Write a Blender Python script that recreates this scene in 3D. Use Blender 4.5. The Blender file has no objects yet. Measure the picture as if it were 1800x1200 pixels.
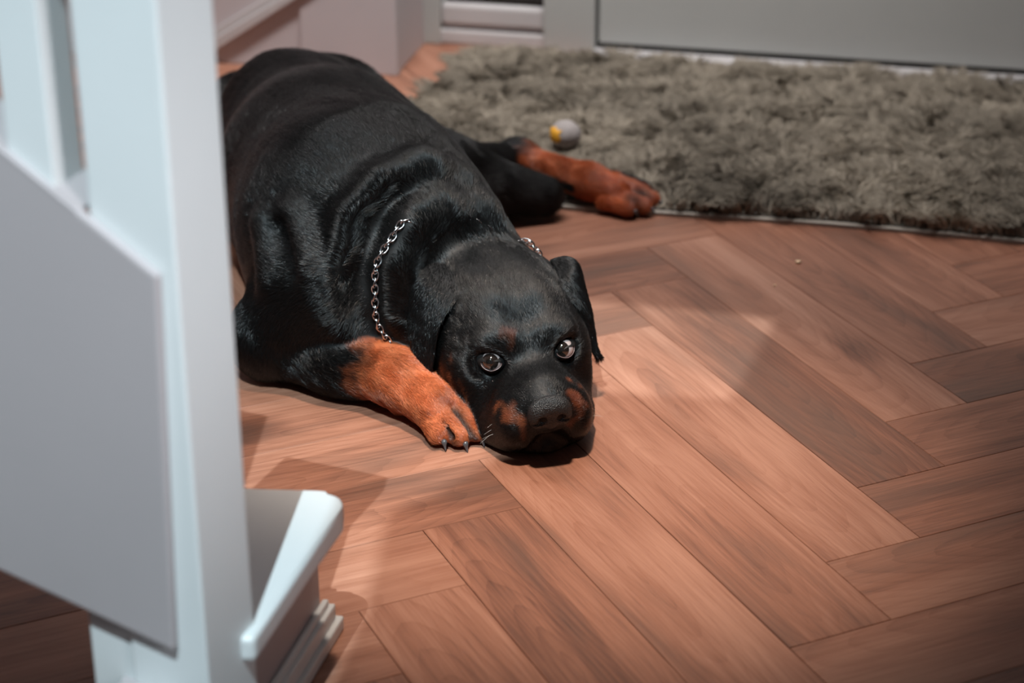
import bpy, bmesh, math, random
import numpy as np
from math import sin, cos, tan, radians, atan, pi, sqrt
from mathutils import Vector, Matrix

random.seed(7); RNG = np.random.default_rng(11)
SC = bpy.context.scene; COL = SC.collection

# ------------------------------------------------------------------ camera
FPX, CAM_H, PITCH = 3506.0, 1.155, radians(25.3)
cam_d = bpy.data.cameras.new('camera'); cam = bpy.data.objects.new('camera', cam_d); COL.objects.link(cam)
cam.location = (0, 0, CAM_H); cam.rotation_euler = (pi/2-PITCH, 0, 0)
cam_d.sensor_width = 36; cam_d.lens = FPX/1800*36; cam_d.clip_start = .02
cam_d.dof.use_dof = True; cam_d.dof.focus_distance = 2.36; cam_d.dof.aperture_fstop = 3.4
SC.camera = cam

def ray(px, py):
    u, v = (px-900)/FPX, (py-600)/FPX
    return np.array([u, cos(PITCH)-v*sin(PITCH), -sin(PITCH)-v*cos(PITCH)])
def P(px, py, z=0.):
    d = ray(px, py); t = (z-CAM_H)/d[2]; return np.array([0, 0, CAM_H])+d*t
def on_plane(px, py, p0, n):
    d = ray(px, py); o = np.array([0, 0, CAM_H]); t = np.dot(np.array(p0)-o, n)/np.dot(d, n); return o+d*t

# ------------------------------------------------------------------ world, lights, exposure
w = bpy.data.worlds.new('world'); SC.world = w; w.use_nodes = True
w.node_tree.nodes['Background'].inputs[0].default_value = (.86, .87, 1.0, 1)
w.node_tree.nodes['Background'].inputs[1].default_value = .34
SC.view_settings.view_transform = 'Standard'; SC.view_settings.look = 'None'
SC.view_settings.gamma = 1; SC.view_settings.exposure = 0; SC.view_settings.use_curve_mapping = False
LAMP = np.array([-.42, -.65, 4.2])
def light(name, kind, loc, energy, color, target=None, **k):
    d = bpy.data.lights.new(name, kind); d.energy = energy; d.color = color
    for a, b in k.items(): setattr(d, a, b)
    o = bpy.data.objects.new(name, d); COL.objects.link(o); o.location = loc
    if target is not None: o.rotation_euler = (Vector(target)-Vector(loc)).to_track_quat('-Z', 'Y').to_euler()
    return o
# lamp on the floor above; the added ceiling hole shapes its light
light('landing_lamp', 'POINT', LAMP, 1150, (.73, .92, 1.), shadow_soft_size=.010)
# recessed ceiling light over the hall floor
light('ceiling_light', 'SPOT', (.0, 1.72, 2.38), 310, (1., .83, .70), (.06, 2.07, 0), spot_size=radians(27.5), spot_blend=1., shadow_soft_size=.08)
# unseen soft fill added to brighten the back of the hall
light('hall_fill', 'AREA', (.0, 2.95, 2.38), 32, (1., .96, .95), (-.1, 3.70, .3), shape='RECTANGLE', size=1.6, size_y=.4, spread=radians(92))
# unseen fill added to brighten the right face of the newel post
light('side_fill', 'AREA', (1.05, .25, 1.0), .85, (.98, .96, 1.), (-.25, 1.42, .60), shape='SQUARE', size=.35, spread=radians(30))

# ------------------------------------------------------------------ helpers
def tag(o, label=None, cat=None, group=None, kind=None):
    for k, v in (('label', label), ('category', cat), ('group', group), ('kind', kind)):
        if v: o[k] = v
    return o
def empty(name, loc, label, cat, group=None):
    o = bpy.data.objects.new(name, None); COL.objects.link(o); o.location = loc; o.empty_display_size = .05
    return tag(o, label, cat, group)
def link(name, me, mat=None, parent=None, smooth=False):
    o = bpy.data.objects.new(name, me); COL.objects.link(o)
    if mat: me.materials.append(mat)
    if smooth: me.polygons.foreach_set('use_smooth', [True]*len(me.polygons))
    if parent:
        o.parent = parent
        o.matrix_parent_inverse = Matrix.Translation(parent.location).inverted()
    return o
def pydata(name, v, f, mat=None, parent=None, smooth=False):
    me = bpy.data.meshes.new(name); me.from_pydata([tuple(map(float, p)) for p in v], [], [tuple(map(int, q)) for q in f]); me.update()
    return link(name, me, mat, parent, smooth)
def bm_link(name, bm, mat, parent=None, smooth=False, bevel=0, seg=2):
    if bevel: bmesh.ops.bevel(bm, geom=bm.edges[:], offset=bevel, segments=seg, profile=.6, affect='EDGES')
    bmesh.ops.recalc_face_normals(bm, faces=bm.faces)
    me = bpy.data.meshes.new(name); bm.to_mesh(me); bm.free()
    return link(name, me, mat, parent, smooth)
def prism(bm, poly, vec):
    """poly: 3-D points, extruded along vec"""
    vec = Vector(vec); a = [bm.verts.new(Vector(p)) for p in poly]; b = [bm.verts.new(Vector(p)+vec) for p in poly]
    n = len(poly); bm.faces.new(a); bm.faces.new(b[::-1])
    for i in range(n): bm.faces.new((a[i], b[i], b[(i+1) % n], a[(i+1) % n]))
    return bm
def box(bm, o, ex, ey, ez, x0, x1, y0, y1, z0, z1):
    """box in the frame o, ex, ey, ez"""
    o, ex, ey, ez = map(np.array, (o, ex, ey, ez))
    poly = [o+ex*x+ey*y+ez*z0 for x, y in ((x0, y0), (x1, y0), (x1, y1), (x0, y1))]
    return prism(bm, poly, ez*(z1-z0))

class N:
    """tiny node builder"""
    def __init__(s, name):
        s.m = bpy.data.materials.new(name); s.m.use_nodes = True; s.t = s.m.node_tree; s.b = s.t.nodes['Principled BSDF']; s.out = s.t.nodes['Material Output']
    def n(s, typ, **k):
        x = s.t.nodes.new(typ)
        for a, b in k.items():
            if a == 'inp':
                for i, v in b.items():
                    if isinstance(v, bpy.types.NodeSocket): s.t.links.new(v, x.inputs[i])
                    else: x.inputs[i].default_value = v
            else: setattr(x, a, b)
        return x
    def math(s, op, a, b=0., c=0.): return s.n('ShaderNodeMath', operation=op, inp={0: a, 1: b, 2: c}).outputs[0]
    def ramp(s, fac, stops):
        r = s.n('ShaderNodeValToRGB', inp={0: fac}); e = r.color_ramp.elements
        while len(e) < len(stops): e.new(.5)
        for q, (p, c) in zip(e, stops): q.position = p; q.color = (*c, 1) if len(c) == 3 else c
        return r.outputs[0]
    def set(s, **k):
        for a, v in k.items():
            a = a.replace('_', ' ')
            if isinstance(v, bpy.types.NodeSocket): s.t.links.new(v, s.b.inputs[a])
            else: s.b.inputs[a].default_value = v
        return s
    def bump(s, h, strength=.3, dist=.001):
        b = s.n('ShaderNodeBump', inp={'Strength': strength, 'Distance': dist, 'Height': h}); s.t.links.new(b.outputs[0], s.b.inputs['Normal']); return s
def paint(name, col, rough=.5, mottle=.04):
    m = N(name); tc = m.n('ShaderNodeTexCoord').outputs['Object']
    no = m.n('ShaderNodeTexNoise', inp={'Vector': tc, 'Scale': 3., 'Detail': 4.}).outputs[0]
    fine = m.n('ShaderNodeTexNoise', inp={'Vector': tc, 'Scale': 220., 'Detail': 2.}).outputs[0]
    c1 = tuple(c*(1-mottle) for c in col); c2 = tuple(min(1, c*(1+mottle)) for c in col)
    m.set(Base_Color=m.ramp(no, [(.3, c1), (.7, c2)]), Roughness=rough).bump(fine, .15, .0006)
    return m.m

M_white = paint('white_gloss_paint', (.66, .68, .68), .38)
M_stair_shade = paint('stair_shade', (.40, .36, .365), .5)  # darker grey paints in the shade on the stair string and riser
M_wall = paint('wall_paint', (.52, .48, .49), .7)
M_trim = paint('skirting_paint', (.52, .505, .505), .45)
M_door = paint('door_paint', (.44, .455, .44), .45)
M_ceil = paint('ceiling_paint', (.7, .7, .7), .8)
m = N('dark_glass'); m.set(Base_Color=(.02, .014, .012, 1), Roughness=.12); M_glass = m.m
m = N('rubber_seal'); m.set(Base_Color=(.03, .03, .028, 1), Roughness=.7); M_seal = m.m

# ------------------------------------------------------------------ oak floor boards
def wood_material():
    m = N('herringbone_oak')
    tc = m.n('ShaderNodeTexCoord').outputs['Object']; info = m.n('ShaderNodeObjectInfo')
    rnd = info.outputs['Random']
    sx = m.n('ShaderNodeSeparateXYZ', inp={0: tc})
    x, y = sx.outputs[0], sx.outputs[1]
    off = m.n('ShaderNodeCombineXYZ', inp={0: m.math('MULTIPLY', rnd, 37.), 1: m.math('MULTIPLY', rnd, 91.), 2: m.math('MULTIPLY', rnd, 53.)}).outputs[0]
    base = m.n('ShaderNodeVectorMath', operation='ADD', inp={0: tc, 1: off}).outputs[0]
    def noise(sx_, sy_, detail=3., rough=.5):
        v = m.n('ShaderNodeVectorMath', operation='MULTIPLY', inp={0: base, 1: (sx_, sy_, 1.)}).outputs[0]
        return m.n('ShaderNodeTexNoise', inp={'Vector': v, 'Scale': 1., 'Detail': detail, 'Roughness': rough}).outputs[0]
    r2 = m.math('FRACT', m.math('MULTIPLY', rnd, 17.13)); r3 = m.math('FRACT', m.math('MULTIPLY', rnd, 53.71)); r4 = m.math('FRACT', m.math('MULTIPLY', rnd, 7.77))
    # cathedral rings: distance from a wandering pith line under the board
    wob = m.math('MULTIPLY', m.math('SUBTRACT', noise(2.2, 5., 2.), .5), .10)
    yy = m.math('ADD', m.math('ADD', y, wob), m.math('MULTIPLY', m.math('SUBTRACT', r2, .5), .10))
    xx = m.math('MULTIPLY', m.math('ADD', x, m.math('MULTIPLY', m.math('SUBTRACT', r3, .5), .5)), .16)
    d = m.math('SQRT', m.math('ADD', m.math('MULTIPLY', yy, yy), m.math('MULTIPLY', xx, xx)))
    rings = m.math('ADD', m.math('MULTIPLY', d, 120.), m.math('MULTIPLY', noise(5., 40., 3.), 1.1))
    saw = m.math('FRACT', rings)
    ringv = m.math('POWER', saw, 3.)
    amp = m.math('MULTIPLY', m.math('SMOOTH_MIN', noise(2., 6., 1.), .62, .1), 1.0)
    fine = noise(9., 330., 4., .65)
    pores = noise(26., 700., 2., .6)
    blot = noise(2.2, 9., 3., .55)
    streak = noise(3., 55., 4., .6)
    # knot
    kx = m.math('SUBTRACT', x, m.math('MULTIPLY', m.math('SUBTRACT', r4, .5), .42))
    ky = m.math('SUBTRACT', y, m.math('MULTIPLY', m.math('SUBTRACT', r3, .5), .05))
    kd = m.math('SQRT', m.math('ADD', m.math('MULTIPLY', m.math('MULTIPLY', kx, kx), .22), m.math('MULTIPLY', ky, ky)))
    kd = m.math('ADD', kd, m.math('MULTIPLY', m.math('SUBTRACT', noise(9., 22., 3.), .5), .03))
    kmask = m.math('MULTIPLY', m.ramp(kd, [(.004, (1, 1, 1)), (.034, (0, 0, 0))]), m.math('GREATER_THAN', r2, .55))
    val = m.math('ADD', m.math('MULTIPLY', blot, .78), m.math('MULTIPLY', streak, .40))
    val = m.math('SUBTRACT', val, .07)
    val = m.math('SUBTRACT', val, m.math('MULTIPLY', m.math('MULTIPLY', ringv, amp), .13))
    val = m.math('ADD', val, m.math('MULTIPLY', m.math('SUBTRACT', fine, .5), .40))
    val = m.math('SUBTRACT', val, m.math('MULTIPLY', m.math('GREATER_THAN', pores, .63), .05))
    val = m.math('SUBTRACT', val, m.math('MULTIPLY', kmask, .25))
    val = m.math('ADD', val, m.math('MULTIPLY', m.math('SUBTRACT', rnd, .5), .17))
    col = m.ramp(val, [(.16, (.085, .036, .023)), (.36, (.205, .088, .055)), (.52, (.33, .148, .092)), (.72, (.45, .230, .155))])
    grey = m.n('ShaderNodeMix', data_type='RGBA', inp={0: m.math('MULTIPLY', m.ramp(blot, [(.32, (1, 1, 1)), (.48, (0, 0, 0))]), .45), 6: col, 7: (.19, .115, .085, 1)}).outputs[2]
    m.set(Base_Color=grey, Roughness=m.math('ADD', .36, m.math('MULTIPLY', fine, .16)), Specular_IOR_Level=.45)
    m.bump(m.math('ADD', fine, m.math('MULTIPLY', ringv, .4)), .18, .0005)
    return m.m
M_wood = wood_material()
m = N('joint_underlay'); m.set(Base_Color=(.05, .025, .015, 1), Roughness=.9); M_under = m.m

W, L = .125, .625
YAW = radians(-65.1); CA, CB = 11.456*W, -7.82*W
EA = np.array([cos(YAW), sin(YAW), 0.]); EB = np.array([-sin(YAW), cos(YAW), 0.])
def ab(a, b):   # herringbone lattice -> room
    return EA*(a-CA)+EB*(b-CB)
bm = bmesh.new(); box(bm, (0, 0, 0), (1, 0, 0), (0, 1, 0), (0, 0, 1), -2.6, 2.8, -1.6, 4.9, -.06, -.012)
floor = tag(bm_link('floor', bm, M_under), kind='structure')
plank_me = bpy.data.meshes.new('plank')
bm = bmesh.new(); g = .00035
box(bm, (0, 0, 0), (1, 0, 0), (0, 1, 0), (0, 0, 1), -L/2+g, L/2-g, -W/2+g, W/2-g, -.012, 0)
top = [e for e in bm.edges if all(v.co.z > -.001 for v in e.verts)]
bmesh.ops.bevel(bm, geom=top, offset=.0006, segments=1, affect='EDGES'); bmesh.ops.recalc_face_normals(bm, faces=bm.faces)
bm.to_mesh(plank_me); bm.free(); plank_me.materials.append(M_wood)
def in_view(p, marg=.35):
    Y = p[1]
    return .35 < Y < 4.15 and abs(p[0]-.1) < Y*.29+.95
planks = 0
for j in range(-8, 9):
    for k in range(-45, 46):
        for kind in (0, 1):
            if kind == 0: a, b, ang = -k*W-L/2+j*L, k*W+W/2+j*L, YAW           # runs along EA
            else: a, b, ang = -k*W-W/2+j*L, k*W+W+L/2+j*L, YAW+pi/2
            p = ab(a, b)
            if not in_view(p): continue
            o = bpy.data.objects.new('plank', plank_me); COL.objects.link(o); o.parent = floor
            o.location = (p[0], p[1], random.uniform(-.0002, .0001)); flip = random.choice((0, pi)); o.rotation_euler = (0, 0, ang+flip); planks += 1
print('planks', planks)
# ------------------------------------------------------------------ house directions
PH = radians(12.5)
H1 = np.array([cos(PH), -sin(PH), 0]); H2 = np.array([sin(PH), cos(PH), 0]); UZ = np.array([0, 0, 1.])

# ------------------------------------------------------------------ room shell
back0 = P(760, 73)                                   # inner corner of the door wall
def hbox(name, o, x0, x1, y0, y1, z0, z1, mat, parent=None, bevel=0, kind=None, label=None):
    bm = bmesh.new(); box(bm, o, H1, H2, UZ, x0, x1, y0, y1, z0, z1)
    ob = bm_link(name, bm, mat, parent, bevel=bevel)
    return tag(ob, label=label, kind=kind)
c0 = P(697, 132)
off1 = np.dot(c0-back0, H1); off2 = np.dot(c0-back0, H2)
# door wall: set of front door and side light
hbox('wall_back', back0, -1.6, 2.4, .10, .22, 0, 2.4, M_wall, kind='structure')
hbox('wall_right', back0, 2.2, 2.3, -4.6, .1, 0, 2.4, M_wall, kind='structure')
hbox('wall_behind', np.zeros(3), -2.6, 2.6, -2.2, -2.1, 0, 2.4, M_wall, kind='structure')
hbox('wall_left', back0, off1-1.0, off1-.9, -4.6, off2, 0, 2.4, M_wall, kind='structure')
# understair wall (box) with corner at c0
wu = hbox('wall_understair', c0, -1.4, 0, 0, .55, 0, 2.4, M_wall, kind='structure', bevel=.003)
# frame of the door set
frame_w = 0
xs = lambda px: np.dot(on_plane(px, 60, back0, H2)-back0, H1)
zz = lambda px, py: on_plane(px, py, back0, H2)[2]
x_sl0, x_sl1, x_f1 = xs(768), xs(958), xs(1048)
z_sl = zz(860, 10)
fr = hbox('trim_1', back0, x_sl1+.0, x_f1, -.02, .1, 0, 2.1, M_door, kind='structure', bevel=.004)
tag(fr, label='white upright post of the front door frame beside the dark side light')
hbox('trim_2', back0, -.04, x_sl0+.012, -.02, .1, 0, 2.1, M_door, kind='structure', bevel=.004)
sl = hbox('window_1', back0, x_sl0+.012, x_sl1, .0, .1, 0, z_sl-.035, M_trim, kind='structure', bevel=.004)
hbox('window_frame', back0, x_sl0+.012, x_sl1, -.010, .02, z_sl-.040, z_sl-.0, M_trim, sl, bevel=.006)
hbox('pane', back0, x_sl0+.012, x_sl1-.0, .035, .05, z_sl-.02, 2.0, M_glass, sl)
hbox('sill', back0, -.03, x_sl1+.02, -.012, .0, 0, .030, M_trim, sl, bevel=.006)
# door leaf
dr = hbox('door_1', back0, x_f1+.006, x_f1+.93, -.008, .05, .022, 2.08, M_door, kind='structure', bevel=.003)
hbox('door_seal', back0, x_f1, x_f1+.94, -.004, .04, .010, .0225, M_seal, dr)
hbox('threshold', back0, x_f1-.0, x_f1+1.0, -.05, .06, 0, .0105, M_trim, dr, bevel=.003)
# diagonal moulding on the understair wall
def wallpt(px, py, lift=0): return on_plane(px, py, c0, H2)-H2*lift
for i, (a, b, c, d, th) in enumerate([((385, 62), (492, -3), (505, 7), (385, 80), .016), ((385, 46), (470, -6), (492, -3), (385, 62), .008)]):
    q = [wallpt(*p) for p in ((a[0]-60, a[1]+36), b, c, (d[0]-60, d[1]+42))]
    def to_corner(a_, b_):      # run the moulding on to the wall's corner
        d_ = b_-a_; return a_+d_*(-np.dot(a_-c0, H1)/np.dot(d_, H1))
    q = [q[0], to_corner(q[0], q[1]), to_corner(q[3], q[2]), q[3]]
    bm = bmesh.new(); prism(bm, q, -H2*th); mo = bm_link('trim_%d' % (3+i), bm, M_trim, bevel=.002); tag(mo, kind='structure')
# shallow upright pilaster at the end of the understair wall
pl0 = np.dot(wallpt(530, 60)-c0, H1)
hbox('wall_return', c0, pl0, .0035, -.006, .02, 0, 2.39, M_wall, wu, bevel=.002)
# ceiling; its unseen hole is added, outlined to throw the lit floor patch
HOLE = [(-0.083, 0.707), (-0.121, 0.599), (-0.192, 0.608), (-0.211, 0.545), (-0.246, 0.535), (-0.277, 0.496), (-0.301, 0.478), (-0.307, 0.39), (-0.326, 0.29), (-0.349, 0.22), (-0.529, 0.2), (-0.549, 0.45), (-0.529, 0.72), (-0.409, 0.79), (-0.34, 0.79), (-0.258, 0.745), (-0.189, 0.732)]
def ring_panel(name, y, outer, hole, th, mat):
    """flat panel in the XY plane with one polygonal hole"""
    bm = bmesh.new()
    def loop(pts): 
        vs = [bm.verts.new((p[0], p[1], y)) for p in pts]; return [bm.edges.new((vs[i], vs[(i+1) % len(vs)])) for i in range(len(vs))]
    e = loop(outer)+loop(hole)
    bmesh.ops.triangle_fill(bm, edges=e, use_beauty=True)
    r = bmesh.ops.extrude_face_region(bm, geom=bm.faces[:])
    for v in [g_ for g_ in r['geom'] if isinstance(g_, bmesh.types.BMVert)]: v.co.z += th
    return bm_link(name, bm, mat)
tag(ring_panel('ceiling', 2.4, [(-2.7, -2.3), (2.8, -2.3), (2.8, 4.4), (-2.7, 4.4)], HOLE, .004, M_ceil), kind='structure')

# ------------------------------------------------------------------ staircase
SP = radians(22)
S1 = np.array([cos(SP), -sin(SP), 0]); S2 = np.array([sin(SP), cos(SP), 0])
nc = np.array([-.256, 1.40, 0.])                     # near right corner of the newel post
newel = empty('newel_post', (-.29, 1.44, 0), 'white square newel post standing in the foreground left of the dog', 'post')
def sbox(name, o, x0, x1, y0, y1, z0, z1, mat, parent, bevel=.002):
    bm = bmesh.new(); box(bm, o, S1, S2, UZ, x0, x1, y0, y1, z0, z1); return bm_link(name, bm, mat, parent, bevel=bevel)
sbox('post', nc, -.0746, 0, 0, .080, 0, .87, M_white, newel, .0025)
sbox('cap', nc, -.092, .017, -.017, .097, .865, .905, M_white, newel, .006)
sbox('plinth', nc, -.118, -.072, .004, .07, 0, .30, M_white, newel, .002)
stair = empty('staircase', (-.5, 1.5, 0), 'closed stair string, shade painted in grey, with white balusters left of the newel post', 'staircase')
SF = nc-S2*.009                                      # front plane of the stair string
sp = lambda px, py: on_plane(px, py, SF, S2)
tl0, tr0, br0, bl0 = sp(0, 262), sp(275, 486), sp(305, 1145), sp(0, 1003)
dtop = (tr0-tl0); dbot = (br0-bl0)
q = [tl0-dtop*1.2, tr0, br0, bl0-dbot*1.2]
bm = bmesh.new(); prism(bm, q, S2*.0085); bm_link('string_board', bm, M_stair_shade, stair, bevel=.003)
# string capping, thin rail along the top edge
qe = q[0]+(q[1]-q[0])*((np.dot(q[0]-SF, S1)+.080)/np.dot(q[0]-q[1], S1))
cq = [q[0], qe, qe-UZ*.006, q[0]-UZ*.006]
bm = bmesh.new(); prism(bm, cq, S2*.050); bm_link('string_capping', bm, M_stair_shade, stair, bevel=.0015)
# balusters
for i, (xa, xb) in enumerate([(5, 108)]+[(-150, -52)]):
    pa, pb = sp(xa, 265+(xa)*.76), sp(xb, 265+(xb)*.76)
    s = np.dot(pa-SF, S1); e = s+.040
    za = min(pa[2], pb[2])-.02
    bm = bmesh.new(); box(bm, SF, S1, S2, UZ, s, e, .006, .046, za, 1.1); bm_link('baluster', bm, M_white, stair, bevel=.0015)
# handrail above the frame
h0 = SF+S1*(-.0746)+UZ*.80; h1 = h0-S1*.9+UZ*.62
bm = bmesh.new(); prism(bm, [h0+S2*.0, h0+S2*.06, h0+S2*.06+UZ*.05, h0+UZ*.05], h1-h0); bm_link('handrail', bm, M_white, stair, bevel=.006)
# bottom step with rounded tread
step = empty('bottom_step', (-.2, 1.6, 0), 'white bottom stair step with rounded tread corner behind the newel post', 'step')
TZ = .185
ta, tb, tc_, td = P(300, 838, TZ), P(604, 872, TZ), P(613, 905, TZ), P(447, 1122, TZ)
def tread_outline():
    c_far = P(618, 866, TZ)                       # sharp corner before rounding
    A, B = P(400, 853, TZ), P(447, 1122, TZ)
    u = (A-c_far)/np.linalg.norm(A-c_far); v = (B-c_far)/np.linalg.norm(B-c_far); r = .034
    pts = [A]
    for t in np.linspace(0, 1, 9):
        pts.append(c_far+u*r*(1-t)**2+v*r*t**2)
    pts += [B, B+u*.024, A+ (B-A)*.0+u*.0]
    return pts[:-1], u, v
to, tu, tv = tread_outline()
bm = bmesh.new(); prism(bm, to, (0, 0, -.026)); 
bm_link('tread', bm, M_white, step, bevel=.007, seg=5)
# riser box under the tread
rc = P(566, 1118, 0); ra = rc+tv*.5; 
inner = lambda p, d: p
bm = bmesh.new(); prism(bm, [rc, rc+tv*.42, rc+tv*.42+tu*.05, rc+tu*.10], (0, 0, TZ-.029)); bm_link('riser', bm, M_stair_shade, step, bevel=.002)
# moulded base trim: three stepped layers
nrm = -tu
for h_, t_, nm in ((.016, .018, 'shoe_moulding'), (.034, .012, 'base_moulding'), (.042, .007, 'moulding_cap')):
    p = [rc-tv*t_*1.0, rc-tv*t_+nrm*t_, rc+tv*.42+nrm*t_, rc+tv*.42]
    bm = bmesh.new(); prism(bm, p, (0, 0, h_)); bm_link(nm, bm, M_white, step, bevel=.003)

# ------------------------------------------------------------------ dog: one continuous surface from a blended distance field
GRP = 0
PR = []     # primitives: (type, params, k, axis, lo, hi)
def nrm3(v): v = np.array(v, float); return v/(np.linalg.norm(v)+1e-12)
def cap(a, b, ra, rb, k=.03, op='+', ax=None):
    a, b = np.array(a, float), np.array(b, float); r = max(ra, rb)
    PR.append(('cap', (a, b, ra, rb), k, nrm3(b-a) if ax is None else nrm3(ax), np.minimum(a, b)-r, np.maximum(a, b)+r, op, GRP))
def ell(c, rad, R=None, k=.02, op='+', ax=(0, 1, 0)):
    c = np.array(c, float); rad = np.array(rad, float); R = np.eye(3) if R is None else R
    m_ = rad.max(); PR.append(('ell', (c, rad, R), k, nrm3(ax), c-m_, c+m_, op, GRP))
def dist(pr, X):
    t, p = pr[0], pr[1]
    if t == 'cap':
        a, b, ra, rb = p; ab_ = b-a; h = np.clip(((X-a)@ab_)/(ab_@ab_), 0, 1)
        return np.linalg.norm(X-a-h[..., None]*ab_, axis=-1)-(ra+(rb-ra)*h)
    c, rad, R = p; q = (X-c)@R.T
    k0 = np.linalg.norm(q/rad, axis=-1); k1 = np.linalg.norm(q/(rad*rad), axis=-1)
    return k0*(k0-1)/(k1+1e-9)
def smin(a, b, k):
    h = np.maximum(k-np.abs(a-b), 0)/k; return np.minimum(a, b)-h*h*k*.25
def field_points(X):
    return ground(smin(group_dist(X, 0), group_dist(X, 1), .007), X)
def group_dist(X, g_):
    f = np.full(X.shape[:-1], .2)
    for pr in PR:
        if pr[7] != g_: continue
        d = dist(pr, X)
        f = smin(f, d, pr[2]) if pr[6] == '+' else -smin(-f, d, pr[2])
    return f
def ground(f, X):      # flesh rests on the floor
    z = X[..., 2]; g_ = .0015-z
    h = np.maximum(.012-np.abs(f-g_), 0)/.012; return np.maximum(f, g_)+h*h*.003

def cast(px, py):
    d = nrm3(ray(px, py)); o = np.array([0, 0, CAM_H]); T_ = np.arange(1.9, 3.4, .002)
    f = smin(group_dist(o+T_[:, None]*d, 0), group_dist(o+T_[:, None]*d, 1), .007)
    i_ = int(np.argmax(f < 0)) if (f < 0).any() else int(np.argmin(f))
    return o+d*T_[i_]
# frames -----------------------------------------------------------
yaw_h, pit_h, rol_h = radians(15), radians(8), radians(4)
Fh = nrm3([sin(yaw_h)*cos(pit_h), -cos(yaw_h)*cos(pit_h), -sin(pit_h)])
Rh = nrm3([cos(yaw_h), sin(yaw_h), 0]); Uh = np.cross(Fh, -Rh); Uh = Uh if Uh[2] > 0 else -Uh
Rh, Uh = Rh*cos(rol_h)+Uh*sin(rol_h), Uh*cos(rol_h)-Rh*sin(rol_h)
HO = P(925, 620, .104)
HM = np.array([Rh, Fh, Uh])
def H(r, f_, u): return HO+Rh*r+Fh*f_+Uh*u
back_dir = -Fh
# torso
pelv = P(548, 246, .133); loin = P(578, 315, .15); chest = P(640, 398, .155); fore = P(700, 432, .15)
cap(pelv, loin, .125, .135, .09, ax=pelv-loin)
cap(loin, chest, .135, .146, .09, ax=loin-chest)
cap(chest, fore, .146, .116, .09, ax=chest-fore)
cap(P(600, 470, .10), P(520, 330, .09), .10, .09, .05, ax=loin-chest)      # belly side
# right haunch
ell(P(500, 230, .13), (.10, .14, .12), k=.05, ax=(-.5, .6, -.5))
cap(P(430, 200, .07), P(420, 330, .06), .07, .06, .05, ax=(-.4, -.6, -.6))
# left hind leg stretched out over the floor
hip = P(594, 202, .13); kneeA = P(768, 308, .078); knee = P(955, 344, .036); hock = P(912, 284, .052)
cap(hip, kneeA, .090, .060, .05)
cap(kneeA, knee, .058, .030, .035)
cap(kneeA, hock, .050, .028, .03)
ell(P(905, 273, .06), (.024, .022, .024), k=.02, ax=(1, 0, -.2))
mt = P(1035, 318, .042)
cap(hock, mt, .027, .025, .02)
cap(mt, P(1075, 334, .032), .024, .025, .02)
FT = [((1062, 352, .020), (1100, 366, .016)), ((1078, 342, .028), (1128, 361, .017)), ((1085, 330, .030), (1142, 350, .018)), ((1080, 318, .028), (1128, 332, .018))]
for a, b in FT: cap(P(*a), P(*b), .0150, .0130, .005)
# neck
cap(fore, P(840, 520, .110), .112, .090, .06, ax=fore-P(835, 515, .112))
cap(P(700, 520, .085), P(800, 610, .062), .085, .060, .05, ax=(-.5, .6, .2))       # throat side
# right foreleg
sh = P(585, 520, .115); elb = P(480, 590, .058); wri = P(700, 664, .047)
cap(sh, elb, .088, .058, .05)
GRP = 1
cap(elb, P(602, 627, .050), .052, .045, .03)
cap(P(602, 627, .050), wri, .045, .034, .03)
cap(wri, P(762, 712, .034), .033, .030, .02)
ell(P(704, 712, .012), (.016, .014, .012), k=.008)
PT = [((752, 728, .026), (772, 764, .0145)), ((772, 724, .034), (805, 766, .0155)), ((795, 716, .034), (833, 758, .0155)), ((812, 710, .026), (855, 752, .0145))]
for a, b in PT: cap(P(*a), P(*b), .0155, .0140, .0045)
for (a, b), (c, d) in zip(PT[:-1], PT[1:]):
    p, q = (P(*a)+P(*c))/2, (P(*b)+P(*d))/2; dd_ = nrm3(q-p)
    cap(p+dd_*.012+UZ*.016, q+dd_*.012+UZ*.008, .0022, .0040, .006, '-')
# left foreleg tucked under the chest
GRP = 0
cap(P(800, 520, .05), P(860, 560, .045), .06, .05, .03)
# skin folds
def arc(pts, r, k=.03, ax=None):
    for i in range(len(pts)-1): cap(pts[i], pts[i+1], r, r, k, ax=ax)
def skin(px, py, depth):
    p = cast(px, py); return p+nrm3(ray(px, py))*depth
for pts, r, k, dp, op in (
        ([(812, 322), (745, 300), (680, 330), (632, 390), (612, 470)], .016, .035, .008, '+'),
        ([(700, 350), (655, 400), (638, 480), (645, 560)], .010, .035, -.004, '-'),
        ([(850, 372), (775, 372), (728, 400), (700, 470), (700, 540)], .014, .035, .007, '+'),
        ([(468, 395), (478, 490)], .014, .025, .006, '+'), ([(515, 375), (545, 470)], .014, .025, .006, '+'),
        ([(492, 400), (512, 480)], .008, .02, -.003, '-')):
    q = [skin(*p, dp) for p in pts]
    for a, b in zip(q[:-1], q[1:]): cap(a, b, r, r, k, op, ax=loin-chest)
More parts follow.
